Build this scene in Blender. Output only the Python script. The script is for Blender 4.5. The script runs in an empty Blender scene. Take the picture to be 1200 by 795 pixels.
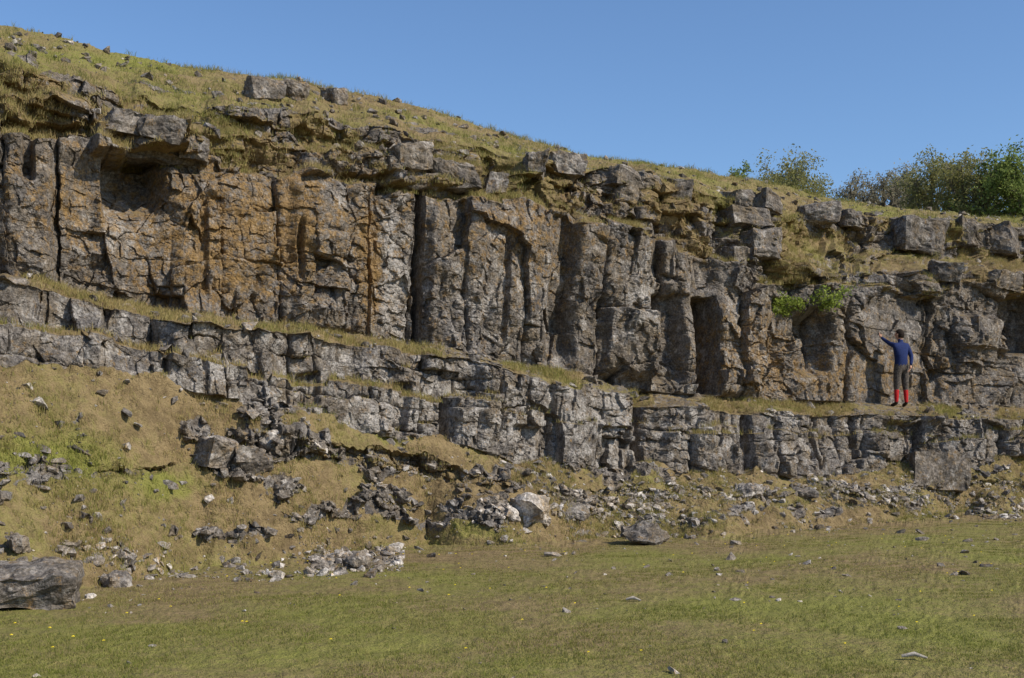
import bpy, math, bmesh
import numpy as np
from mathutils import Vector, Matrix, noise as mnoise
rng=np.random.default_rng(7)
F=1448.;CH=1.6;HY=515.;CX=600.
TAB=rng.random((16,256,256))
def vn(x,y,k):
    xi=np.floor(x).astype(np.int64);yi=np.floor(y).astype(np.int64)
    fx=x-xi;fy=y-yi;fx=fx*fx*(3-2*fx);fy=fy*fy*(3-2*fy);t=TAB[k%16]
    a=t[xi&255,yi&255];b=t[(xi+1)&255,yi&255];c=t[xi&255,(yi+1)&255];d=t[(xi+1)&255,(yi+1)&255]
    return (a*(1-fx)+b*fx)*(1-fy)+(c*(1-fx)+d*fx)*fy
def fbm(x,y,k,o=4,g=.5):
    r=0;a=1;n=0
    for i in range(o):
        r=r+a*(vn(x*2**i+i*13.7,y*2**i+i*7.3,k+i)*2-1);n+=a;a*=g
    return r/n
def Hh(i,j,k): return TAB[k%16][i&255,j&255]
def worley(x,y,k):
    xi=np.floor(x).astype(np.int64);yi=np.floor(y).astype(np.int64)
    F1=np.full(x.shape,9.);F2=np.full(x.shape,9.);I=xi.copy();J=yi.copy();DX=np.zeros(x.shape);DY=np.zeros(x.shape)
    for a in(-1,0,1):
        for b in(-1,0,1):
            i=xi+a;j=yi+b
            dx=x-(i+.1+.8*Hh(i,j,k));dy=y-(j+.1+.8*Hh(i,j,k+5))
            d=np.sqrt(dx*dx+dy*dy)
            m=d<F1
            F2=np.where(m,F1,np.minimum(F2,d));F1=np.where(m,d,F1)
            I=np.where(m,i,I);J=np.where(m,j,J);DX=np.where(m,dx,DX);DY=np.where(m,dy,DY)
    return F1,F2,I,J,DX,DY
def sst(a,b,x):
    t=np.clip((x-a)/(b-a),0,1);return t*t*(3-2*t)
def facets(s,b,w,h,k,amp,tilt,groove,gw=.06):
    F1,F2,i,j,dx,dy=worley(s/w,b/h,k)
    r=Hh(i,j,k+1)-.5;ta=Hh(i,j,k+2)-.5;tb=Hh(i,j,k+3)-.5
    gm=sst(.4,.75,vn(s/w*.9+3,b/h*.9+5,k+7))
    return amp*2*r+tilt*2*(ta*dx*w+tb*dy*h)-groove*gm*np.exp(-(F2-F1)/gw)
def brick(s,b,w,h,k,amp,tilt,groove,gm=.025):
    y=b/h;y=y+.8*(vn(y*.9,y*0+k*3.1,k)-.5);r=np.floor(y).astype(np.int64);fy=y-r
    hr=Hh(r,r*0+3,k);x=s/(w*(.55+1.1*hr))+17*Hh(r,r*0+9,k)
    x=x+.8*(vn(x*.9,r+.5,k+2)-.5);c=np.floor(x).astype(np.int64);fx=x-c
    e=np.minimum(np.minimum(fx,1-fx)*w,np.minimum(fy,1-fy)*h)
    rr=Hh(c,r,k+1)-.5;g2=sst(.35,.75,vn(s/w*1.1+9,b/h*1.1,k+5))
    return amp*2*(.65*rr+.5*(hr-.5))+tilt*2*((Hh(c,r,k+4)-.5)*(fx-.5)*w+(Hh(c,r,k+6)-.3)*(fy-.5)*h)-groove*g2*np.exp(-e/gm)
def slabs(s,b,w,k,amp,tilt,groove,gm=.03):
    x=(s+.10*b*(Hh(np.floor(s/3).astype(np.int64),np.floor(s/3).astype(np.int64)*0,k)-.5))/w;x=x+.9*(vn(x*.9,x*0+.5,k)-.5)
    c=np.floor(x).astype(np.int64);fx=x-c
    hh=1.2+2.2*Hh(c,c*0+5,k);y=b/hh+5*Hh(c,c*0+8,k)+.25*(fx-.5)*(Hh(c,c*0+2,k)-.5)*2;r=np.floor(y).astype(np.int64);fy=y-r
    e=np.minimum(np.minimum(fx,1-fx)*w,np.minimum(fy,1-fy)*hh*1.6)
    g2=sst(.35,.75,vn(s/w*.8+9,b*.7,k+5))
    rd=-.05*np.exp(-np.minimum(fx,1-fx)*w/.12)
    return amp*2*(Hh(c,r,k+1)-.5)+tilt*2*((Hh(c,r,k+4)-.5)*(fx-.5)*w+(Hh(c,r,k+6)-.5)*(fy-.5)*hh*.5)-groove*g2*np.exp(-e/gm)+rd

# ------------------------------------------------------------------ surveyed profile lines
U=np.concatenate([np.linspace(-1000,-60,90)[:-1],np.linspace(-60,1260,1260),np.linspace(1260,2200,90)[1:]])
def li(p): 
    p=np.array(p,float);return np.interp(U,p[:,0],p[:,1])
def sm(a,n=9):
    k=np.ones(n)/n;return np.convolve(np.pad(a,n//2,mode='edge'),k,'valid')
D=sm(li([(-1000,13),(-150,15.8),(0,17),(200,18.6),(400,20.6),(600,22.6),(800,25.1),(1000,27.8),(1200,30),(1350,32),(2200,40)]),41)
def wob(a,amp,sc,k): return a+amp*fbm(U/sc,U*0+k*1.7,k,3)
def stepn(sc,k,amp,n=3): 
    x=U/sc;c=np.floor(x+.7*vn(x*.8,x*0,k)).astype(np.int64);return sm(amp*2*(Hh(c,c*0+k,k)-.5),n)
floorY=wob(li([(-1000,790),(0,705),(100,690),(200,668),(300,660),(400,650),(500,640),(600,640),(700,632),(800,628),(900,624),(1000,614),(1100,606),(1200,600),(2200,570)]),6,70,1)
L4y=wob(li([(-1000,400),(0,428),(100,431),(170,436),(240,466),(340,474),(400,502),(500,516),(560,532),(650,546),(720,551),(760,547),(830,556),(930,560),(1000,552),(1080,542),(1200,537),(2200,530)]),10,40,2)
L2y=li([(-1000,560),(0,560),(150,562),(300,532),(400,550),(530,564),(650,577),(800,587),(1000,580),(1200,570),(2200,560)])
stp=li([(0,8),(270,8),(310,30),(500,30),(560,9),(1200,7)])
L7y=wob(li([(-1000,180),(0,328),(100,351),(200,376),(330,393),(420,403),(500,416),(560,424),(640,449),(700,458),(752,468),(756,474),(850,480),(1000,488),(1100,487),(1200,492),(2200,500)]),3,30,3)+stepn(38,3,3)*(1-sst(980,1000,U)*(1-sst(1090,1110,U)))
L5y=wob(li([(-1000,240),(0,380),(100,393),(160,405),(200,411),(300,441),(340,448),(400,449),(500,464),(550,472),(640,488),(750,500),(1000,512),(1200,510),(2200,515)]),3.5,30,4)+stepn(30,5,7)
L8y=wob(li([(-1000,170),(0,321),(100,342),(200,366),(320,382),(420,393),(500,405),(600,426),(650,432),(700,442),(750,460),(850,467),(1000,473),(1100,474),(1200,478),(2200,490)]),3,50,5)
L7y=np.maximum(L7y,L8y+2)
L9y=wob(li([(-1000,60),(-100,140),(0,152),(100,168),(200,190),(340,203),(400,212),(480,222),(560,240),(650,258),(700,266),(800,290),(880,315),(960,330),(1040,338),(1110,335),(1200,335),(2200,345)]),12,40,6)+stepn(45,6,10)
L11y=wob(li([(-1000,20),(0,112),(200,158),(400,180),(560,207),(650,226),(800,250),(880,285),(940,315),(1000,324),(1200,325),(2200,335)]),5,50,7)+stepn(34,7,7)
L12y=wob(li([(-1000,10),(0,104),(200,149),(400,169),(560,196),(650,215),(800,238),(860,260),(920,275),(1000,285),(1060,297),(1200,303),(2200,310)]),5,50,8)
L11y=np.maximum(L11y,L12y+2);L9y=np.maximum(L9y,L11y+8)
L13y=wob(li([(-1000,-20),(0,74),(60,92),(110,106),(200,126),(290,130),(340,131),(400,145),(450,152),(560,176),(640,196),(720,201),(800,214),(860,232),(920,246),(960,243),(1000,251),(1100,262),(1200,266),(2200,270)]),6,30,9)+stepn(28,9,5,15)
L14y=wob(li([(-1000,-60),(0,32),(60,44),(130,61),(200,77),(290,89),(350,95),(420,111),(500,128),(560,150),(620,167),(700,187),(760,193),(850,207),(930,221),(1000,238),(1060,246),(1200,257),(2200,262)]),1.5,25,10)
L13y=np.maximum(L13y,L14y+5)
dfl=F*CH/(floorY-HY)
right=sst(880,960,U)
d4=D-2.1+.3*sst(500,800,U)
two=1-sst(520,620,U)
lw=np.clip(.5+1.3*fbm(U/60,U*0+3,4,3),.05,1.2)
d5=d4+.12;d6=d5+.06+.55*two*lw;d7=d6+.1;d8=D
d2=dfl+(d4-dfl)*.55;d3=d2+.12
lines=[(np.full_like(U,1050.),F*CH/(1050-HY)+0*U),(floorY,dfl),(L2y,d2),(L2y-stp,d3),(L4y,d4),(L5y,d5),(L5y-5*two*lw-.5,d6),(L7y,np.minimum(d7,D-.45)),(L8y,d8),(L9y,D+.15),
 (L9y-3,D+.5),(L11y,D+.6),(L12y,D+1.0+1.4*right),(L13y,D+1.25+1.4*right),(L14y,D+6.2)]
z14=CH+(HY-L14y)/F*(D+6.2)
dA=D+25;zA=z14-.9;lines.append((HY-(zA-CH)*F/dA,dA))
dB=D+320;zB=0*U+6.;lines.append((HY-(zB-CH)*F/dB,dB))
nr=[150,110,26,60,52,14,52,22,205,8,44,18,52,54,8,6]
rowsy=[];rowsd=[];seg=[];tv=[]
for i,n in enumerate(nr):
    (y0,d0),(y1,d1)=lines[i],lines[i+1]
    for q in range(n):
        t=q/n
        rowsy.append(y0*(1-t)+y1*t);rowsd.append(1/((1-t)/d0+t/d1));seg.append(i);tv.append(t)
rowsy.append(lines[-1][0]);rowsd.append(lines[-1][1]);seg.append(15);tv.append(1)
PY=np.array(rowsy);DD=np.array(rowsd);seg=np.array(seg);tv=np.array(tv)
NV,NU=PY.shape
PX=np.broadcast_to(U,(NV,NU)).copy()
X=(PX-CX)/F*DD;Y=DD.copy();Z=CH+(HY-PY)/F*DD
fx=(U-CX)/F*D
s1=np.concatenate([[0],np.cumsum(np.hypot(np.diff(fx),np.diff(D)))]);s1-=np.interp(0,U,s1)
S=np.broadcast_to(s1,(NV,NU));B=Z+.067*S
def roww(vals,n=7):
    w=np.array([vals[i] for i in seg],float)
    return sm(w,n)
wmain=roww([0,0,0,0,0,0,0,.3,1,.3,0,0,0,0,0,0])[:,None]
wbench=roww([0,0,.4,0,1,1,1,.7,0,0,0,0,0,0,0,0])[:,None]
wbrk=roww([0,0,.6,0,0,0,0,0,0,.7,1,1,1,0,0,0])[:,None]
Sw=S+.12*fbm(S*.8,B*.6,1,3)+.04*fbm(S*5,B*5,3,3);Bw=B+.14*fbm(S*.7,B*.9,4,3)+.04*fbm(S*6,B*6,2,3)
rough=sst(-.15,.3,fbm(S*.4+4,B*.6,11,3))
calm=.5+.6*sst(-.2,.3,fbm(S*.8,B*.7,14,3))
fine=calm*(facets(Sw,Bw,.24,.2,3,.020,.38,.014,.1)+.034*fbm(S*5,B*7,6,4)+facets(Sw,Bw,.09,.065,8,.007,.33,.006,.1))+.12*fbm(S*1.3,B*1.3,2,4)
main=slabs(Sw,Bw,1.15,5,.12,.20,.13,.03)+facets(Sw+.3,Bw,.6,.8,9,.06,.34,.045,.035)*(.3+.9*rough)+brick(Sw,Bw,.9,.36,4,.06,.2,.05)*rough+fine
main=main+.30*fbm(S*.35,B*.3,7,2)
r2=sst(-.25,.25,fbm(S*.5+7,B*.9,2,3))
bench=slabs(Sw+.2,Bw*1.6,.8,2,.14,.18,.18,.03)+brick(Sw,Bw+.3,1.1,.55,2,.06,.15,.08,.025)*(1-.6*rough)+facets(Sw,Bw,.5,.6,7,.05,.3,.03,.05)*(.4+.7*rough)+fine*.9+.28*fbm(S*.5,B*.2,3,2)
brk=brick(Sw,Bw,.85,.40,6,.20,.35,.12,.035)*(.4+.6*r2)+brick(Sw+.2,Bw,.36,.19,10,.09,.35,.04)*(1-.5*r2)+facets(Sw,Bw,.6,.4,12,.14,.5,.06,.05)+fine*1.2+.3*fbm(S*.6,B*.6,9,3)
wx=PX+3*fbm(PY/50.,PX/90.,5,3);wy=PY+5*fbm(PX/25.,PY/40.,6,3)
def box(x0,x1,y0,y1,sx=3,sy=4):
    return sst(x0-sx,x0+sx,wx)*(1-sst(x1-sx,x1+sx,wx))*sst(y0-sy,y0+sy,wy)*(1-sst(y1-sy,y1+sy,wy))
feat=np.zeros_like(PX)
fm=(seg>=7)&(seg<=13);fm=fm[:,None]
for x0,x1,y0,y1,a,sx,sy in [
 (106,212,152,184,.55,4,1.5),(0,60,205,330,.25,12,10),(60,112,190,330,-.1,8,10),
 (195,330,215,385,.16,20,14),(340,432,215,392,.18,8,12),(433,487,225,400,-.1,4,6),(488,495,228,402,-.7,2,6),(501,560,245,420,.2,5,18),(560,652,270,425,.14,25,28),
 (640,663,250,425,-.22,6,8),(664,762,262,440,.28,8,8),(762,790,345,450,-.3,5,8),(790,804,290,455,.12,4,8),(805,833,350,462,-1.4,3,4),(833,885,300,465,.25,8,8),
 (898,935,330,470,-.2,8,10),(938,968,372,440,-.45,5,8),(968,1045,350,472,.1,8,8),(1090,1105,350,470,-.15,4,6),(1120,1180,370,410,.2,6,3),(1186,1235,345,412,-1.,4,4),
 (450,560,180,222,.35,8,2),(205,240,150,185,.2,5,2),(355,450,175,207,.3,8,2),(560,600,195,232,-.2,5,4),(860,915,250,300,.2,6,3),(26,38,160,215,-.3,3,5),(232,240,240,350,-.14,3,10),(428,434,225,395,-.2,2,10),(345,350,260,330,-.18,2,8),
 (0,110,118,150,.3,6,1.5),(205,330,165,200,-.15,8,4),(240,300,130,165,.15,6,2),(690,705,350,440,-.15,3,8),(585,592,280,400,-.15,2,10),(760,800,330,345,.15,6,2)]:
    feat+=a*box(x0,x1,y0,y1,sx,sy)*fm
feat+=-.95*fm*sst(116,126,wx)*(1-sst(176,202,wx))*sst(183,187,wy)*(1-sst(200,280,wy))
fb=((seg>=4)&(seg<=7))[:,None]
for x0,x1,y0,y1,a,sx,sy in [(519,531,466,522,-.6,2,3),(751,760,460,550,-.4,2,4),(876,884,480,556,-.35,2,4),(194,201,408,440,-.3,2,2),(345,372,440,476,-.2,3,3),(560,750,425,552,.14,8,8),(890,960,485,560,.12,5,5),(1040,1100,495,545,-.3,8,5),(956,962,490,550,-.3,2,3),(1004,1010,490,550,-.25,2,3),(460,478,450,512,-.2,3,3),(240,262,415,470,.15,3,3),(640,648,450,545,-.18,2,3),(600,640,500,545,-.18,3,2),(700,742,500,550,-.18,3,2),(780,870,500,556,.12,3,2)]:
    feat+=a*box(x0,x1,y0,y1,sx,sy)*fb
flat=box(1008,1084,352,490,8,8)*((seg>=7)&(seg<=9))[:,None]
disp=(wmain*main+wbench*bench+wbrk*brk)*(1-.72*flat)+feat-.12*flat*wmain
wsl=roww([0,1,.7,1,0,.3,.2,.4,0,.3,0,.3,.2,.8,.5,0])[:,None]
patch=sst(.12,.34,fbm(S*.95+9,B*3.2,12,5)+.35*fbm(S*4,B*8,5,3))*roww([0,1,1,1,0,0,0,0,0,0,0,0,0,.8,0,0])[:,None]
patch=patch*np.where(seg==1,sst(.1,.4,tv),1)[:,None]
patch=patch*np.where(seg==13,1-sst(.2,.6,tv),1)[:,None]
loww=1-.3*sst(560,700,PX)
disp+=patch**1.5*np.maximum(.08+brick(Sw,Bw,.35,.16,5,.08,.3,.05)+facets(Sw,Bw,.25,.17,3,.09,.5,.05,.08),-.03)*loww
terr=wsl*(.12*fbm(X*1.1,Y*1.1+B,3,4)+.09*fbm(X*3.5,Y*3.5+B*3,8,4)+.04*np.abs(fbm(X*12,Y*12,9,2)))
terr=terr+.08*((seg==1)|(seg==3))[:,None]*sst(.05,.2,tv)[:,None]*(1-np.abs(fbm(S*1.2,B*5,4,3))*3).clip(0,1)
lawn=(seg==0)[:,None]*(1-sst(.85,1,tv)[:,None]*.5)
terr=terr+lawn*(.05*fbm(X*.5,Y*.5,3,3)+.025*fbm(X*2.5,Y*2.5,5,3)+.014*fbm(X*11,Y*11,8,2))
far=sst(13.5,15,(seg+tv))[:,None]
terr=terr+far*.3*fbm(X*.05,Y*.05,3,3)
nx,ny=.42,-.907
X=X+nx*disp;Y=Y+ny*disp;Z=Z+terr+wbrk*.05*fbm(S*3,B*0,4,3)
P=np.stack([X,Y,Z],-1)
du=np.gradient(P,axis=1);dv=np.gradient(P,axis=0);N=np.cross(du,dv);N/=np.linalg.norm(N,axis=-1,keepdims=True)+1e-9
up=np.abs(N[...,2])
def blur(a,n):
    k=np.ones(n)/n
    return np.apply_along_axis(lambda r:np.convolve(r,k,'same'),0,a)
upb=blur(up,5)
gbase=roww([1,1,.45,1,0,.8,.0,.85,0,.3,.0,.5,.05,1,1,1])[:,None]*np.ones_like(PX)
gbase=np.where(((seg==5)|(seg==7))[:,None],gbase-.55*sst(-.05,.35,fbm(S*.9,B*0,3,4)),gbase)
gpat=fbm(S*.8,B*1.2,13,4)
grass=np.clip(gbase-1.1*patch,0,1)
grass=np.maximum(grass,sst(.6,.85,upb)*.85*(wbrk+.6*wbench+.55*wmain))
grass=np.maximum(grass,wbrk*sst(-.16,.2,gpat)*.92*sst(.2,.5,upb+.2))
grass=np.clip(grass,0,1)
def blob(x,y,rx,ry): return np.exp(-((PX-x)/rx)**2-((PY-y)/ry)**2)
mface=((seg>=7)&(seg<=12))[:,None]
orange=mface*np.clip(.62*blob(290,270,120,95)+.8*blob(432,310,14,75)+.4*blob(345,260,14,60)+.35*blob(90,240,100,70)+.4*blob(880,400,60,50)+.38*blob(610,270,110,70)+.4*blob(1000,440,150,40)+.2*blob(215,330,50,50)+.24,0,1)
orange=orange+((seg>=4)&(seg<=6))[:,None]*.2
pale=np.clip(.9*blob(135,225,20,50)*mface+.9*blob(462,320,24,90)*mface+.55*blob(580,340,60,60)+.6*blob(745,350,30,60)+.30*((seg>=4)&(seg<=6))[:,None]+.4*blob(560,490,260,45)+.5*blob(860,400,25,60)+.4*blob(130,280,70,25)+.4*blob(240,445,50,25)+.4*blob(200,655,180,18)+.4*blob(510,190,60,20)+.2*blob(1000,400,120,50),0,1)
dry=np.zeros_like(PX)+roww([.19,.63,.66,.62,.58,.70,.66,.64,.70,.77,.74,.70,.62,.46,.28,.2],15)[:,None]
dry=np.clip(dry+.15*sst(.5,1,tv)[:,None]*(seg==0)[:,None]-.6*blob(50,545,70,18)-.55*blob(195,572,45,18)-.4*blob(120,70,150,18)-.5*blob(560,628,60,12)-.35*blob(1000,300,80,25)-.4*blob(460,512,40,8)+.42*fbm(X*.6,Y*.6,5,4),0,1)

# ------------------------------------------------------------------ mesh helpers
def mk(name,V,Fc,mat=None,attrs={},smooth=False):
    me=bpy.data.meshes.new(name);V=np.asarray(V,np.float32).reshape(-1,3);Fc=np.asarray(Fc,np.int32)
    k=Fc.shape[1];me.vertices.add(len(V));me.vertices.foreach_set('co',V.ravel())
    me.loops.add(Fc.size);me.loops.foreach_set('vertex_index',Fc.ravel())
    me.polygons.add(len(Fc));me.polygons.foreach_set('loop_start',np.arange(0,Fc.size,k,dtype=np.int32))
    me.polygons.foreach_set('loop_total',np.full(len(Fc),k,np.int32))
    me.polygons.foreach_set('use_smooth',np.full(len(Fc),smooth))
    for a,v in attrs.items():
        at=me.attributes.new(a,'FLOAT','POINT');at.data.foreach_set('value',np.asarray(v,np.float32).ravel())
    me.update(calc_edges=True);me.validate()
    ob=bpy.data.objects.new(name,me);bpy.context.scene.collection.objects.link(ob)
    if mat:me.materials.append(mat)
    return ob
class NT:
    def __init__(s,name,rough=.9):
        s.m=bpy.data.materials.new(name);s.m.use_nodes=True;s.t=s.m.node_tree;s.b=s.t.nodes['Principled BSDF']
        s.b.inputs['Roughness'].default_value=rough;s.b.inputs['Specular IOR Level'].default_value=.15
    def L(s,a,b): s.t.links.new(a,b)
    def setv(s,i,v):
        if isinstance(v,bpy.types.NodeSocket): s.L(v,i)
        else: i.default_value=v
    def co(s): 
        return s.t.nodes.new('ShaderNodeTexCoord').outputs['Object']
    def noise(s,vec,sc,det=4,ro=.6):
        n=s.t.nodes.new('ShaderNodeTexNoise');n.inputs['Scale'].default_value=sc;n.inputs['Detail'].default_value=det;n.inputs['Roughness'].default_value=ro;s.L(vec,n.inputs['Vector']);return n.outputs['Fac']
    def vor(s,vec,sc,f='F1'):
        n=s.t.nodes.new('ShaderNodeTexVoronoi');n.feature=f;n.inputs['Scale'].default_value=sc;s.L(vec,n.inputs['Vector']);return n.outputs['Distance']
    def ramp(s,v,a,b,lo=0.,hi=1.):
        n=s.t.nodes.new('ShaderNodeMapRange');n.interpolation_type='SMOOTHSTEP';s.setv(n.inputs[0],v)
        for i,x in zip((1,2,3,4),(a,b,lo,hi)): n.inputs[i].default_value=x
        return n.outputs[0]
    def ma(s,op,a,b):
        n=s.t.nodes.new('ShaderNodeMath');n.operation=op;s.setv(n.inputs[0],a);s.setv(n.inputs[1],b);return n.outputs[0]
    def mix(s,f,a,b,bt='MIX'):
        n=s.t.nodes.new('ShaderNodeMix');n.data_type='RGBA';n.blend_type=bt;s.setv(n.inputs[0],f)
        s.setv(n.inputs[6],a if not isinstance(a,tuple) else (*a,1));s.setv(n.inputs[7],b if not isinstance(b,tuple) else (*b,1));return n.outputs[2]
    def attr(s,name):
        n=s.t.nodes.new('ShaderNodeAttribute');n.attribute_name=name;return n.outputs['Fac']
    def mapv(s,vec,scale):
        n=s.t.nodes.new('ShaderNodeMapping');n.inputs['Scale'].default_value=scale;s.L(vec,n.inputs['Vector']);return n.outputs[0]
    def bump(s,h,dist,st=1.,nrm=None):
        n=s.t.nodes.new('ShaderNodeBump');n.inputs['Distance'].default_value=dist;n.inputs['Strength'].default_value=st;s.L(h,n.inputs['Height'])
        if nrm is not None:s.L(nrm,n.inputs['Normal'])
        return n.outputs[0]
def rockcol(t,c,orange,pale):
    big=t.ramp(t.noise(c,.9,4,.65),.38,.60)
    med=t.ramp(t.noise(c,4.2,5,.72),.38,.64)
    fin=t.noise(c,24,4,.78)
    col=t.mix(med,(.095,.085,.078),(.275,.243,.212))
    br=t.ramp(t.noise(c,2.6,5,.75),.46,.64)
    col=t.mix(t.ma('MULTIPLY',br,.6),col,(.185,.135,.075))
    col=t.mix(t.ma('MULTIPLY',big,.32),col,(.225,.172,.112))
    streak=t.ramp(t.noise(t.mapv(c,(5,5,.9)),1.3,5,.7),.50,.66)
    streak=t.ma('MULTIPLY',streak,t.ma('SUBTRACT',1.,t.ma('MULTIPLY',pale,.6)))
    col=t.mix(t.ma('MULTIPLY',streak,.6),col,(.070,.062,.059))
    pp=t.ramp(t.ma('ADD',t.noise(c,3.1,5,.76),t.ma('MULTIPLY',pale,.2)),.55,.70)
    col=t.mix(t.ma('MULTIPLY',pp,.7),col,(.45,.41,.365))
    oo=t.ramp(t.ma('ADD',t.noise(c,6.5,5,.82),t.ma('MULTIPLY',orange,.26)),.60,.75)
    col=t.mix(t.ma('MULTIPLY',oo,.68),col,(.295,.17,.048))
    sp=t.ramp(t.vor(c,9.),.05,.17,1.,0.);sp=t.ma('MULTIPLY',sp,med)
    col=t.mix(t.ma('MULTIPLY',sp,.5),col,(.48,.45,.40))
    f=t.ramp(fin,.27,.75,.40,1.62)
    n=t.t.nodes.new('ShaderNodeVectorMath');n.operation='SCALE';t.L(col,n.inputs[0]);t.L(f,n.inputs['Scale'])
    return n.outputs[0]
def grasscol(t,c,dry):
    n1=t.noise(c,.8,3);n2=t.noise(c,9,4,.7);n3=t.noise(c,45,3,.75)
    f=t.ramp(t.ma('ADD',t.ma('ADD',t.ma('MULTIPLY',n1,.75),t.ma('MULTIPLY',n2,.75)),t.ma('MULTIPLY',dry,.75)),.72,1.28)
    g=t.mix(n3,(.135,.14,.028),(.31,.29,.075))
    d=t.mix(n3,(.155,.105,.048),(.38,.28,.14))
    col=t.mix(f,g,d)
    br=t.ramp(t.noise(c,3.5,6,.78),.45,.60)
    col=t.mix(t.ma('MULTIPLY',t.ma('MULTIPLY',br,dry),.9),col,(.115,.078,.038))
    return col,n3
def terrain_mat():
    t=NT('terrain_rock_and_turf');c=t.co()
    rc=rockcol(t,c,t.attr('orange'),t.attr('pale'))
    gc,n3=grasscol(t,c,t.attr('dry'))
    ng=t.noise(c,6,5,.8)
    g=t.ramp(t.ma('ADD',t.attr('grass'),t.ma('MULTIPLY',t.ma('SUBTRACT',ng,.5),1.3)),.42,.58)
    t.L(t.mix(g,rc,gc),t.b.inputs['Base Color'])
    h=t.ma('ADD',t.noise(c,7,5,.72),t.ma('MULTIPLY',t.noise(c,40,3,.7),.4))
    t.L(t.bump(h,.08,1.),t.b.inputs['Normal']);return t.m
def ground_mat():
    t=NT('grassland');c=t.co();gc,n3=grasscol(t,c,.3);t.L(gc,t.b.inputs['Base Color']);t.L(t.bump(n3,.03,1.),t.b.inputs['Normal']);return t.m
def stone_mat(name='weathered_limestone',k=1.):
    t=NT(name);c=t.co();tint=t.attr('tint')
    rc=rockcol(t,c,0.25,t.ma('MULTIPLY',tint,.6))
    n=t.t.nodes.new('ShaderNodeVectorMath');n.operation='SCALE';t.L(rc,n.inputs[0]);t.L(t.ramp(tint,0,1,.75*k,1.65*k),n.inputs['Scale'])
    t.L(n.outputs[0],t.b.inputs['Base Color']);t.L(t.bump(t.noise(c,9,5,.7),.06,.9),t.b.inputs['Normal']);return t.m
def leaf_mat(name,a,b,tr=.35):
    t=NT(name,.7);tint=t.attr('tint');col=t.mix(tint,a,b);t.L(col,t.b.inputs['Base Color'])
    tn=t.t.nodes.new('ShaderNodeBsdfTranslucent');t.L(col,tn.inputs[0]);ms=t.t.nodes.new('ShaderNodeMixShader');ms.inputs[0].default_value=tr
    t.L(t.b.outputs[0],ms.inputs[1]);t.L(tn.outputs[0],ms.inputs[2]);t.L(ms.outputs[0],t.t.nodes['Material Output'].inputs['Surface']);return t.m
def plain(name,col,sc=25,var=.3,rough=.85):
    t=NT(name,rough);c=t.co();f=t.noise(c,sc,4);a=tuple(x*(1-var) for x in col);b=tuple(x*(1+var) for x in col)
    t.L(t.mix(t.ramp(f,.3,.7),a,b),t.b.inputs['Base Color']);t.L(t.bump(f,.01,.5),t.b.inputs['Normal']);return t.m
M_T=terrain_mat();M_G=ground_mat();M_S=stone_mat()
def sheet(name,r0,r1):
    V=P[r0:r1+1];n,m=V.shape[:2]
    idx=np.arange(n*m).reshape(n,m)
    Fc=np.stack([idx[:-1,:-1],idx[:-1,1:],idx[1:,1:],idx[1:,:-1]],-1).reshape(-1,4)
    sl=slice(r0,r1+1)
    return mk(name,V,Fc,M_T,{'grass':grass[sl],'orange':orange[sl],'pale':pale[sl],'dry':dry[sl]})
cum=np.concatenate([[0],np.cumsum(nr)])
sheet('grass_field',0,cum[1]);sheet('limestone_cliff',cum[1],cum[13]);sheet('grassy_hill',cum[13],NV-1)
R=900;a=np.linspace(0,2*np.pi,65)[:-1];gv=[(0,0,-.08)]+[(R*math.cos(q),R*math.sin(q),-.08) for q in a]
mk('ground',gv,[(0,i+1,(i+1)%64+1) for i in range(64)],M_G)

QX=CX+X/Y*F;QY=HY-(Z-CH)/Y*F
SEG=np.broadcast_to(seg[:,None],PX.shape)
def surf(px,py,segs=None):
    d=(QX-px)**2+(QY-py)**2
    if segs is not None:d=np.where(np.isin(SEG,segs),d,1e9)
    d=d+Y*.5
    return P.reshape(-1,3)[np.argmin(d)].copy()

# ------------------------------------------------------------------ turf blades
def blades(name,C,length,width,lean,tint,mat):
    n=len(C);an=rng.random(n)*2*np.pi;le=rng.random(n)*2*np.pi
    w=np.stack([np.cos(an),np.sin(an),0*an],-1)*(width/2)[:,None]
    ld=np.stack([np.cos(le),np.sin(le),0*an],-1)*(lean*length)[:,None]
    zz=np.stack([0*an,0*an,length],-1)
    mid=C+ld*.3+zz*.6;tip=C+ld+zz*.95
    V=np.stack([C-w,C+w,mid-w*.7,mid+w*.7,tip],1)
    i=np.arange(n)[:,None]*5
    T=np.concatenate([i+np.array([[0,1,3]]),i+np.array([[0,3,2]]),i+np.array([[2,3,4]])],0)
    return mk(name,V,T,mat,{'tint':np.repeat(tint,5)})
flatP=P.reshape(-1,3);inview=((QX>-40)&(QX<1240)&(QY<830)).ravel()
area=np.linalg.norm(np.cross(du,dv),axis=-1).ravel()
gr=grass.ravel();sg=SEG.ravel();drf=dry.ravel();upf=upb.ravel()
def pick(w,n):
    w=w*inview;w=w/w.sum();return rng.choice(len(w),n,p=w)
def scat(w,n,per,spread,lr,wd,lean,dk,name,mat):
    idx=pick(w,n);C=np.repeat(flatP[idx],per,0);m=len(C)
    C=C+np.stack([rng.normal(0,spread,m),rng.normal(0,spread,m),-.01+0*rng.random(m)],-1)
    base=np.repeat(rng.uniform(*lr,n),per)
    ln=base*rng.uniform(.5,1.15,m)
    ti=np.clip(np.repeat(drf[idx],per)*.8+dk+rng.normal(0,.16,m)+np.repeat(rng.normal(0,.14,n),per),0,1)
    return blades(name,C,ln,np.full(m,wd),rng.uniform(.2,lean,m),ti,mat)
M_GB=leaf_mat('turf_blades',(.185,.205,.037),(.44,.33,.15),.4)
cl=sst(-.25,.4,fbm(X*1.3,Y*1.3,6,3)).ravel()
wl=area*(sg==0)*(.12+cl)*np.clip(14/Y.ravel(),0,1.6)**1.0
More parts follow.
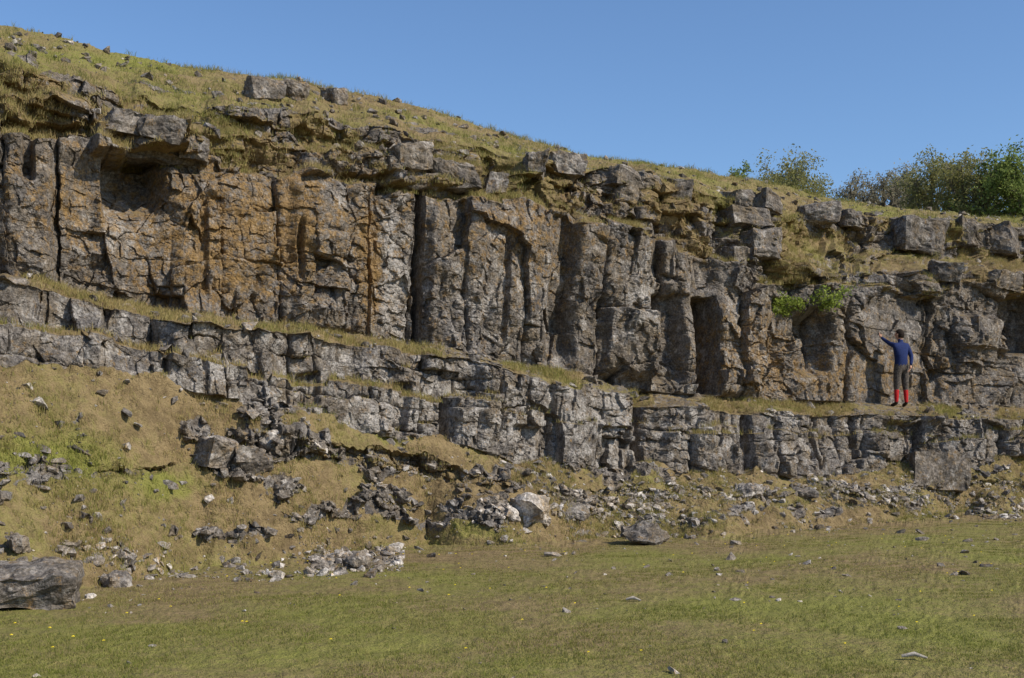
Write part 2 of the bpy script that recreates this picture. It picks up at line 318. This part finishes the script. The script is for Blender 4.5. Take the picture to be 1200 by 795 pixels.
scat(wl,26000,7,.035,(.015,.045),.006,.9,.04,'lawn_grass',M_GB)
ws=area*((sg>=1)&(sg<=3))*(gr>.55)*(.1+cl)
scat(ws,8500,9,.04,(.03,.11),.007,1.1,.05,'slope_grass',M_GB)
wt=area**.5*((sg>=4)&(sg<=12))*(gr>.5)*(upf>.45)*(.2+cl)
scat(wt,10500,10,.04,(.04,.15),.008,1.2,.08,'ledge_grass',M_GB)
wh=area*((sg==13)|((sg==14)))*(.2+cl)*(Y.ravel()<D.max()+12)
scat(wh,11000,10,.05,(.05,.15),.009,1.0,.0,'hilltop_grass',M_GB)

# ------------------------------------------------------------------ rocks
def hull(npts,sc,boxy=.5,seed=0,jit=.2):
    r=np.random.default_rng(seed);bm=bmesh.new()
    p=r.normal(size=(npts,3));p/=np.linalg.norm(p,axis=1,keepdims=True)
    q=p/np.abs(p).max(1,keepdims=True);p=p*(1-boxy)+q*boxy
    if boxy>.7:
        cs=np.array([(a,b,c) for a in(-1,1) for b in(-1,1) for c in(-1,1)],float)*r.uniform(1-jit*1.8,1.0,(8,3));p=np.concatenate([p*.9,cs])
    p=p*np.array(sc)*r.uniform(.88,1.08,(len(p),1))
    for v in p:bm.verts.new(v)
    bmesh.ops.convex_hull(bm,input=bm.verts)
    bmesh.ops.delete(bm,geom=[v for v in bm.verts if not v.link_faces],context='VERTS')
    bmesh.ops.triangulate(bm,faces=bm.faces);return bm
tmpl=[]
for i in range(14):
    bm=hull(13,(.5,.5,.5),.4,i);bm.verts.index_update()
    tmpl.append((np.array([v.co[:] for v in bm.verts]),np.array([[v.index for v in f.verts] for f in bm.faces])));bm.free()
def rocks(name,C,size,flatn,tint):
    VV=[];FF=[];TT=[];o=0
    for c,s,ti in zip(C,size,tint):
        v,f=tmpl[rng.integers(14)];a=rng.random()*6.28
        sc=np.array([s*rng.uniform(.8,1.5),s*rng.uniform(.6,1.1),s*rng.uniform(*flatn)])
        tl=rng.normal(0,.25,2)
        q=v*sc;ca,sa=math.cos(a),math.sin(a);q=np.stack([q[:,0]*ca-q[:,1]*sa,q[:,0]*sa+q[:,1]*ca,q[:,2]+q[:,0]*tl[0]+q[:,1]*tl[1]],-1)
        VV.append(q+c+np.array([0,0,sc[2]*.12]));FF.append(f+o);TT.append(np.full(len(v),ti));o+=len(v)
    return mk(name,np.concatenate(VV),np.concatenate(FF),M_S,{'tint':np.concatenate(TT)})
py=PY.ravel();px=PX.ravel()
band=area*(np.exp(-((py-(662-.02*px))/16)**2)*(px<470)*1.8+np.exp(-((py-612)/16)**2)*np.exp(-((px-560)/100)**2)*2.0+np.exp(-((py-592)/18)**2)*np.exp(-((px-780)/140)**2)*2.2+np.exp(-((py-580)/16)**2)*np.exp(-((px-1050)/140)**2)*2.4+np.exp(-((py-598)/7)**2)*np.exp(-((px-1180)/40)**2)*3)*(sg<=3)*(.1+cl**2)
i=pick(band,5600);rocks('scree',flatP[i],.03+.17*rng.random(5600)**4.5,(.45,.85),np.clip(rng.normal(.5,.25,5600),0,1))
pf=patch.ravel()
w2=area*((sg==1)|(sg==2)|(sg==3))*(.35+cl+1.*pf)*(1+.6*(px>430))+area*(sg==0)*.05*(py<720)
i=pick(w2,3800);rocks('loose_stones',flatP[i],.025+.18*rng.random(3800)**5,(.4,.8),np.clip(rng.normal(.4,.22,3800),0,1))
w3=area**.5*((sg==5)|(sg==7)|(sg==9)|(sg==11)|(sg==13))*(upf>.5)
w3=w3*(1+4*np.exp(-((px-1130)/70)**2)*(sg==7))
i=pick(w3,1300);rocks('ledge_rubble',flatP[i],.04+.2*rng.random(1300)**3,(.5,.9),np.clip(rng.normal(.28,.2,1300),0,1))
w4=area*(sg==0);i=pick(w4,150);rocks('field_stones',flatP[i],.02+.08*rng.random(150)**2.5,(.3,.6),np.clip(rng.normal(.65,.2,150),0,1))

def block(px0,px1,py0,py1,depth,thick,seed,boxy=.85,tint=.5,npts=14,name=None,jit=.2):
    w=(px1-px0)/F*depth;h=(py1-py0)/F*depth
    bm=hull(npts,(w*.55,thick*.5,h*.56),boxy,seed,jit)
    bmesh.ops.subdivide_edges(bm,edges=bm.edges,cuts=3,use_grid_fill=True)
    bmesh.ops.triangulate(bm,faces=bm.faces);bmesh.ops.subdivide_edges(bm,edges=bm.edges,cuts=1,use_grid_fill=True);bmesh.ops.triangulate(bm,faces=bm.faces)
    cx=((px0+px1)/2-CX)/F*depth;cz=CH+(HY-(py0+py1)/2)/F*depth
    rr=np.random.default_rng(seed+500)
    rot=Matrix.Rotation(.42+rr.normal(0,.3),3,'Z')@Matrix.Rotation(.07+rr.normal(0,.07),3,'Y')@Matrix.Rotation(rr.normal(0,.08),3,'X')
    for v in bm.verts: v.co=rot@v.co
    bm.normal_update();offs=[]
    for v in bm.verts:
        p=v.co*2.2+Vector((seed*3.1,0,0));n=mnoise.fractal(p,1.,2.,4)*.085+mnoise.fractal(p*5,1.,2.,3)*.025
        l=abs(((v.co.z+mnoise.noise(p*.6)*.15)/.3)%1-.5);n-=.035*max(0,1-l*8)*max(0,mnoise.noise(p*.7)+.4)
        offs.append(v.normal*n)
    for v,o in zip(bm.verts,offs): v.co+=o
    bm.verts.index_update()
    V=np.array([v.co[:] for v in bm.verts])+np.array([cx,depth+thick*.35,cz]);Fc=np.array([[v.index for v in f.verts] for f in bm.faces]);bm.free()
    if name:return mk(name,V,Fc,M_S,{'tint':np.full(len(V),tint)})
    return V,Fc,tint
outs=[(287,327,92,118,.8,.25),(327,356,92,118,.8,.25),(380,398,104,122,.5,.3),
(113,160,124,158,.9,.12),(158,208,132,162,.9,.12),(106,206,157,186,1.2,.1),(206,238,156,186,.8,.15),
(450,500,168,200,.8,.3),(505,560,188,222,.9,.2),(458,505,200,222,.8,.25),(563,590,200,228,.6,.15),
(612,640,178,202,.7,.2),(641,681,180,208,.8,.35),
(706,745,195,216,.8,.15),(743,778,200,222,.8,.25),(778,812,206,236,.8,.08),(712,750,216,236,.8,.2),
(850,884,220,246,.8,.15),(884,910,224,250,.8,.25),(846,900,245,270,1.0,.2),(868,914,268,306,1.1,.25),(850,872,288,308,.7,.2),
(940,985,238,262,.8,.35),(985,1010,246,266,.7,.25),
(1042,1108,254,294,1.3,.12),(1112,1155,260,292,1.1,.12),(1150,1196,264,302,1.2,.12),(1196,1240,268,300,1.2,.15),(1092,1130,306,330,.7,.25),(1155,1200,318,340,.7,.25),
(1130,1180,372,412,.7,.3)]
VV=[];FF=[];TT=[];o=0
for j,(a0,a1,b0,b1,th,ti) in enumerate(outs):
    q=[surf(x,b1-2,[8,9,10,11,12,13])[1] for x in (a0+3,(a0+a1)/2,a1-3)]
    V,Fc,t=block(a0,a1,b0,b1,float(np.median(q))-.08,th,j+3,boxy=.74,tint=ti);VV.append(V);FF.append(Fc+o);TT.append(np.full(len(V),t));o+=len(V)
mk('rock_outcrop',np.concatenate(VV),np.concatenate(FF),M_S,{'tint':np.concatenate(TT)})
for j,(a0,a1,b0,b1,th,ti,bx) in enumerate([(600,643,584,620,.7,.85,.55),(582,604,592,612,.4,.7,.6),(728,778,614,640,.6,.2,.7),(1066,1138,534,578,1.1,.2,.8),(-30,76,670,716,.8,.2,.8),(225,262,513,548,.7,.4,.75),(300,330,508,528,.5,.6,.6),(863,893,566,584,.5,.6,.6),(262,318,528,558,.7,.15,.7),(655,690,595,612,.5,.3,.7),(0,22,628,650,.4,.3,.7),(930,958,572,588,.4,.3,.7),(400,430,654,670,.35,.4,.7),(115,145,672,690,.35,.4,.6)]):
    p=surf((a0+a1)/2,b1-3,[0,1,2,3,4]);block(a0,a1,b0,b1,float(p[1])-.1,th,j+60,boxy=bx,tint=ti,npts=22,name='boulder',jit=.12)

def tube(pts,rad,n=6):
    pts=[Vector(p) for p in pts];V=[];Fc=[]
    for i,p in enumerate(pts):
        d=(pts[min(i+1,len(pts)-1)]-pts[max(i-1,0)]).normalized();u=d.orthogonal().normalized();w=d.cross(u)
        for k in range(n):
            a=2*math.pi*k/n;V.append(p+(u*math.cos(a)+w*math.sin(a))*rad[i])
    for i in range(len(pts)-1):
        for k in range(n):
            a=i*n+k;b=i*n+(k+1)%n;Fc.append((a,b,b+n,a+n))
    return [v[:] for v in V],Fc
def join_tubes(name,ts,mat):
    V=[];Fc=[];o=0
    for v,f in ts:
        V+=v;Fc+=[tuple(i+o for i in q) for q in f];o+=len(v)
    return mk(name,V,Fc,mat,smooth=True)
M_wood=plain('dead_wood',(.38,.33,.27),40);M_bark=plain('bark',(.15,.13,.10),12)
for (ax,ay,l) in((1070,772,.17),(742,705,.14)):
    p=surf(ax,ay,[0]);join_tubes('fallen_stick',[tube([(p[0]-l/2,p[1],p[2]+.02),(p[0],p[1]-.02,p[2]+.04),(p[0]+l/2,p[1]-.05,p[2]+.015)],[.012,.018,.008])],M_wood)
idx=pick(area*(sg==0),90);c=flatP[idx]+np.array([0,0,.035]);V=[];Fc=[]
for p in c:
    o=len(V);r=.013;V+= [(p[0]+r*math.cos(a),p[1]+r*math.sin(a),p[2]+.004*(k%2)) for k,a in enumerate(np.linspace(0,6.28,7)[:-1])]+[(p[0],p[1],p[2]+.01)]
    Fc+=[(o+k,o+(k+1)%6,o+6) for k in range(6)]
mk('dandelion_flowers',V,Fc,plain('yellow_petals',(.75,.55,.03)))

# ------------------------------------------------------------------ trees
def tree(px_,d_,ytop,rad,leafmat,seed,nleaf=9000,leaf=.16,dens=1.,trunkh=.3):
    r=np.random.default_rng(seed);zb=5.5;base=Vector(((px_-CX)/F*d_,d_,zb));ts=[];ends=[]
    height=(CH+(HY-ytop)/F*d_-zb-.9*rad)/.72
    top=base+Vector((r.normal(0,.3),r.normal(0,.3),height*.72))
    tp=[base+(top-base)*t+Vector((r.normal(0,.012*height),r.normal(0,.012*height),0)) for t in(0,.25,.5,.75,1)]
    R0=height*.022;ts.append(tube(tp,[R0*1.3,R0,R0*.8,R0*.5,R0*.25],8))
    for i in range(17):
        t=trunkh+(1-trunkh)*i/17;p=base+(top-base)*t;a=i*2.4+r.normal(0,.3)
        el=.25+.9*t*r.uniform(.6,1.1);L=rad*(1.1-.4*abs(t-.6))*r.uniform(.8,1.1)
        d=Vector((math.cos(a)*math.cos(el),math.sin(a)*math.cos(el),math.sin(el)))
        q=[p,p+d*L*.35+Vector((0,0,.05*L)),p+d*L*.7+Vector((0,0,.12*L)),p+d*L+Vector((0,0,.1*L))]
        ts.append(tube(q,[R0*.45,R0*.32,R0*.2,R0*.08],6))
        for j in range(9):
            tt=r.uniform(.3,1);p2=p+d*L*tt+Vector((0,0,.1*L*tt));d2=(d*.6+Vector(r.normal(0,.75,3))).normalized();L2=L*r.uniform(.25,.5)
            e=p2+d2*L2;ts.append(tube([p2,p2+d2*L2*.5,e],[R0*.13,R0*.08,R0*.03],4));ends.append((p2+d2*L2*.5,L2*.35));ends.append((e,L2*.4))
            for k in range(4):
                d3=(d2*.7+Vector(r.normal(0,.7,3))).normalized();e3=e+d3*L2*.5;ts.append(tube([p2+d2*L2*.6,e3],[R0*.06,R0*.025],3));ends.append((e3,L2*.3))
    V=[];Fc=[];o=0
    for v,f in ts:
        V+=v;Fc+=[tuple(i+o for i in q) for q in f];o+=len(v)
    root=bpy.data.objects.new('tree',None);bpy.context.scene.collection.objects.link(root)
    b=mk('branches',V,Fc,M_bark,smooth=True);b.parent=root
    E=np.array([e[0][:] for e in ends]);SP=np.array([e[1] for e in ends]);keep=r.random(len(E))<dens;E=E[keep];SP=SP[keep]
    ii=r.integers(len(E),size=nleaf);C=E[ii]+r.normal(size=(nleaf,3))*SP[ii][:,None]*.75
    a=r.normal(size=(nleaf,3));a/=np.linalg.norm(a,axis=1,keepdims=True);bb=np.cross(a,r.normal(size=(nleaf,3)));bb/=np.linalg.norm(bb,axis=1,keepdims=True)
    l=leaf*r.uniform(.6,1.2,(nleaf,1));Vq=np.stack([C-a*l,C-bb*l*.5,C+a*l,C+bb*l*.5],1)
    ct=r.normal(0,.2,len(E));ti=np.clip(.5+ct[ii]+r.normal(0,.15,nleaf),0,1)
    lo=mk('foliage',Vq,np.arange(nleaf*4).reshape(-1,4),leafmat,{'tint':np.repeat(ti,4)});lo.parent=root
    return root
ML1=leaf_mat('spring_leaves_olive',(.17,.165,.06),(.36,.34,.13),.5);ML2=leaf_mat('spring_leaves_green',(.12,.155,.04),(.27,.33,.09),.5);ML3=leaf_mat('budding_leaves',(.22,.19,.13),(.34,.31,.20),.45)
tree(926,70,191,2.5,ML1,1,24000,.085,1,.55)
tree(858,80,196,1.3,ML2,2,9000,.09,1,.6)
tree(893,78,205,1.4,ML1,3,7000,.09,1,.6)
tree(1002,75,205,1.6,ML3,4,7500,.075,.9,.5)
tree(1030,76,196,2.0,ML3,14,11000,.075,.9,.5)
tree(1060,80,198,2.1,ML3,12,12000,.085,.9,.5)
tree(1092,70,185,2.2,ML1,5,14000,.085,.95,.45)
tree(1128,66,183,2.0,ML1,6,13000,.09,.95,.45)
tree(1158,74,189,1.8,ML1,16,10000,.09,.95,.45)
tree(1187,64,176,2.3,ML2,7,18000,.10,1,.4)
tree(1240,66,176,2.8,ML2,8,16000,.11,1,.4)
# hawthorn growing out of the face
pb=surf(935,372,[8]);r=np.random.default_rng(5);ts=[];C=[]
root=bpy.data.objects.new('hawthorn_bush',None);bpy.context.scene.collection.objects.link(root)
for i in range(28):
    tx=r.uniform(-1.2,1.0);e=Vector(pb)+Vector((tx,-.3-r.random()*.5,r.uniform(-.05,.55)+.12*tx));m=Vector(pb)+Vector((tx*.4,-.35,.22))
    ts.append(tube([Vector(pb)+Vector((0,.2,-.15)),m,e],[.03,.015,.006],5))
    for k in range(75):
        t=r.uniform(.5,1.15);q=m.lerp(e,t)+Vector(r.normal(0,1,3))*.06;C.append(q[:])
V=[];Fc=[];o=0
for v,f in ts:
    V+=v;Fc+=[tuple(i+o for i in q) for q in f];o+=len(v)
mk('branches',V,Fc,M_bark).parent=root
C=np.array(C);n=len(C);a=r.normal(size=(n,3));a/=np.linalg.norm(a,axis=1,keepdims=True);bb=np.cross(a,r.normal(size=(n,3)));bb/=np.linalg.norm(bb,axis=1,keepdims=True)
l=r.uniform(.02,.045,(n,1));mk('foliage',np.stack([C-a*l,C-bb*l*.5,C+a*l,C+bb*l*.5],1),np.arange(n*4).reshape(-1,4),leaf_mat('hawthorn_leaves',(.15,.20,.03),(.36,.42,.085),.45),{'tint':np.repeat(r.random(n),4)}).parent=root

# ------------------------------------------------------------------ person
hand=Vector(surf(1029,394,[8]))
FX=(1056-CX)/F*27.9
wr_=(SEG==8)&(QX>1042)&(QX<1072)&(QY>375)&(QY<440);wallY=float(Y[wr_].min())
BY=min(27.9,hand.y-.2,wallY-.2)
cand=np.where((SEG==7)&(np.abs(X-FX)<.1)&(np.abs(Y-BY)<.1));gz=float(np.median(Z[cand])) if len(cand[0]) else 2.33
print('HAND',hand,'GZ',gz,len(cand[0]),'WALLY',wallY,'BY',BY)
O=Vector((FX,BY,gz+.01))
def W(x,y,z): return O+Vector((x,y,z))
sh=W(-.17,-.07,1.40);wr=hand+Vector((.05,-.08,-.04))
el=(sh+wr)/2+Vector((.03,-.02,-.05))
J={'pel':(W(.0,0,.94),.155,'t'),'sp':(W(0,.0,1.1),.14,'s'),'ch':(W(-.01,.01,1.30),.165,'s'),'nb':(W(-.01,.02,1.45),.075,'s'),'nk':(W(-.01,.03,1.52),.055,'k'),'hd':(W(-.015,.035,1.58),.06,'k'),
'ls':(sh,.07,'s'),'le':(el,.05,'s'),'lw':(wr,.032,'s'),
'rs':(W(.155,.07,1.40),.072,'s'),'re':(W(.235,.0,1.15),.052,'s'),'rw':(W(.19,-.1,.95),.032,'s'),
'lh':(W(-.09,-.04,.88),.105,'t'),'lk':(W(-.105,-.02,.50),.078,'t'),'lk2':(W(-.108,-.02,.43),.058,'r'),'lc':(W(-.115,-.04,.30),.056,'r'),'la':(W(-.12,-.05,.10),.042,'b'),'lt':(W(-.2,.08,.04),.04,'b'),
'rh':(W(.09,.04,.88),.105,'t'),'rk':(W(.115,.06,.50),.078,'t'),'rk2':(W(.118,.06,.43),.058,'r'),'rc':(W(.125,.05,.30),.056,'r'),'ra':(W(.13,.04,.10),.042,'b'),'rt':(W(.10,.19,.04),.04,'b')}
Ed=[('pel','sp','s'),('sp','ch','s'),('ch','nb','s'),('nb','nk','k'),('nk','hd','k'),('ch','ls','s'),('ls','le','s'),('le','lw','s'),('ch','rs','s'),('rs','re','s'),('re','rw','s'),
('pel','lh','t'),('lh','lk','t'),('lk','lk2','t'),('lk2','lc','r'),('lc','la','r'),('la','lt','b'),('pel','rh','t'),('rh','rk','t'),('rk','rk2','t'),('rk2','rc','r'),('rc','ra','r'),('ra','rt','b')]
mats={'s':plain('blue_wool_jumper',(.018,.03,.10),60),'t':plain('dark_grey_breeches',(.09,.075,.062),30,.6),'k':plain('skin',(.50,.28,.19),30,.1),'r':plain('red_wool_socks',(.42,.02,.02),60),'b':plain('brown_leather_boots',(.035,.022,.015),30),'h':plain('dark_brown_hair',(.02,.013,.009),80,.4)}
keys=list(mats)
person=bpy.data.objects.new('person',None);bpy.context.scene.collection.objects.link(person)
def skin(name,pts,rad,edges,rootv=0,sub=2):
    me=bpy.data.meshes.new(name);me.from_pydata([p[:] for p in pts],edges,[]);ob=bpy.data.objects.new(name,me);bpy.context.scene.collection.objects.link(ob)
    m=ob.modifiers.new('s','SKIN');m.use_smooth_shade=True
    for i,v in enumerate(me.skin_vertices[0].data):
        v.radius=(rad[i],rad[i]);v.use_root=(i==rootv)
    ob.modifiers.new('d','SUBSURF').levels=sub
    dg=bpy.context.evaluated_depsgraph_get();m2=bpy.data.meshes.new_from_object(ob.evaluated_get(dg));bpy.data.objects.remove(ob)
    o2=bpy.data.objects.new(name,m2);bpy.context.scene.collection.objects.link(o2);o2.parent=person;return o2
ks=list(J);body=skin('body',[J[k][0] for k in ks],[J[k][1] for k in ks],[(ks.index(a),ks.index(b)) for a,b,_ in Ed],0)
for k in keys: body.data.materials.append(mats[k])
def sd(p,a,b):
    ab=b-a;t=max(0,min(1,(p-a).dot(ab)/ab.dot(ab)));return (p-a-ab*t).length
for pl in body.data.polygons:
    c=Vector(pl.center);best=min(Ed,key=lambda e:sd(c,J[e[0]][0],J[e[1]][0])/max(.03,(J[e[0]][1]+J[e[1]][1])/2))
    k=best[2];zz=c.z-O.z
    if k in'st' and abs(c.x-O.x)<.17 and zz<1.02 and not best[0] in('ls','le','rs','re'):k='t'
    if k=='t' and zz>=.93:k='s' if zz>.97 else 't'
    if k=='r' and zz<.13:k='b'
    pl.material_index=keys.index(k)
def handmesh(name,w,dirv,palmn,curl=.0):
    d=dirv.normalized();n=palmn.normalized();sdv=d.cross(n).normalized()
    pts=[w,w+d*.05,w+d*.09];rad=[.026,.034,.03];ed=[(0,1),(1,2)]
    hs=[skin(name,pts,rad,ed,0,1)]
    for i,L in enumerate((.07,.082,.076,.058)):
        o=(i-1.5)*.019;b=w+d*.085+sdv*o;f=(d+sdv*(i-1.5)*.16).normalized()
        p=[b,b+f*L*.5+n*curl*.01,b+f*L+n*curl*.035];hs.append(skin('finger',p,[.009,.0085,.007],[(0,1),(1,2)],0,1))
    b=w+d*.03+sdv*-.028;f=(d*.6-sdv*.8).normalized();hs.append(skin('thumb',[b,b+f*.035,b+f*.035+(d*.85-sdv*.4)*.03],[.011,.010,.008],[(0,1),(1,2)],0,1))
    for h in hs:
        h.data.materials.clear();h.data.materials.append(mats['k']);h.parent=person
wn=Vector((-.42,.907,0))
handmesh('left_hand',wr,(hand+Vector((-.03,-.015,.10))-wr),wn,curl=.3)
handmesh('right_hand',W(.19,-.1,.95),Vector((-.25,-.1,-1)),Vector((-1,.3,0)),curl=1.)
fdir=Vector((-.75,.66,.05)).normalized();rdir=Vector((0,0,1)).cross(fdir).normalized()*-1
bm=bmesh.new();bmesh.ops.create_uvsphere(bm,u_segments=48,v_segments=36,radius=1)
HC=W(-.025,.045,1.645)
def g(a,b,s): return math.exp(-((a-b)/s)**2)
for v in bm.verts:
    x,y,z=v.co
    X2=x*.078*(1-.22*max(0,-z)*(1 if y>0 else .6));Y2=y*.097*(1-.12*max(0,-z)*(1 if y<0 else 0));Z2=z*.118
    if y>0:
        Y2+=.024*g(x,0,.16)*g(z,-.12,.2)+.008*g(x,0,.3)*g(z,-.82,.2)-.007*(g(x,.36,.16)+g(x,-.36,.16))*g(z,.05,.12)+.005*g(z,.22,.1)+.005*g(x,0,.3)*g(z,-.48,.06)
    v.co=HC+rdir*X2+fdir*Y2+Vector((0,0,Z2))
me=bpy.data.meshes.new('head');
for f in bm.faces:f.smooth=True
bm.to_mesh(me);bm.free();ho=bpy.data.objects.new('head',me);bpy.context.scene.collection.objects.link(ho);ho.parent=person;me.materials.append(mats['k'])
bm=bmesh.new();bmesh.ops.create_uvsphere(bm,u_segments=48,v_segments=36,radius=1);rem=[]
for v in bm.verts:
    x,y,z=v.co
    if z<-.62 or (y>.45 and z<.5) or (y>.1 and z<.05):rem.append(v)
    n=1+.06*mnoise.noise(Vector((x,y,z))*5)+.04*mnoise.noise(Vector((x,y,z))*11)
    v.co=HC+rdir*x*.09*n+fdir*(y*.107*n-.006)+Vector((0,0,z*.126*n+.006))
bmesh.ops.delete(bm,geom=rem,context='VERTS');me=bpy.data.meshes.new('hair')
for f in bm.faces:f.smooth=True
bm.to_mesh(me);bm.free();ho=bpy.data.objects.new('hair',me);bpy.context.scene.collection.objects.link(ho);ho.parent=person;me.materials.append(mats['h'])
for sgn in(-1,1):
    b=HC+rdir*sgn*.082;e=skin('ear',[b+Vector((0,0,-.025)),b+rdir*sgn*.008,b+Vector((0,0,.025))],[.008,.012,.01],[(0,1),(1,2)],0,1);e.data.materials.clear();e.data.materials.append(mats['k'])
    bm=bmesh.new();bmesh.ops.create_uvsphere(bm,u_segments=12,v_segments=8,radius=.012);c=HC+fdir*.085+rdir*sgn*.03+Vector((0,0,.006))
    for v in bm.verts:v.co+=c
    me=bpy.data.meshes.new('eye');bm.to_mesh(me);bm.free();eo=bpy.data.objects.new('eye',me);bpy.context.scene.collection.objects.link(eo);eo.parent=person;me.materials.append(plain('eye_dark',(.05,.04,.03)))

# ------------------------------------------------------------------ light, sky, camera
sv=Vector((.70,-.36,.68)).normalized();elv=math.asin(sv.z);az=math.atan2(sv.x,sv.y)
w=bpy.data.worlds.new('World');bpy.context.scene.world=w;w.use_nodes=True;nt=w.node_tree
sk=nt.nodes.new('ShaderNodeTexSky');sk.sky_type='NISHITA';sk.sun_disc=False;sk.sun_elevation=elv;sk.sun_rotation=az;sk.air_density=1.0;sk.dust_density=.5;sk.ozone_density=7.
bg=nt.nodes['Background'];nt.links.new(sk.outputs[0],bg.inputs[0]);bg.inputs[1].default_value=.15
sd_=bpy.data.lights.new('sun','SUN');sd_.energy=5.0;sd_.angle=math.radians(.5);sd_.color=(1,.935,.82);so=bpy.data.objects.new('sun',sd_);bpy.context.scene.collection.objects.link(so);so.rotation_euler=sv.to_track_quat('Z','Y').to_euler()
cam=bpy.data.cameras.new('camera');co=bpy.data.objects.new('camera',cam);bpy.context.scene.collection.objects.link(co);co.location=(0,0,CH);co.rotation_euler=(math.pi/2,0,0)
cam.sensor_width=36;cam.lens=36*F/1200;cam.shift_y=(HY-397.5)/1200;cam.clip_end=3000;cam.clip_start=.1
sc=bpy.context.scene;sc.camera=co;sc.view_settings.view_transform='Standard';sc.view_settings.look='None';sc.view_settings.exposure=0
print('VERTS',NV,NU)
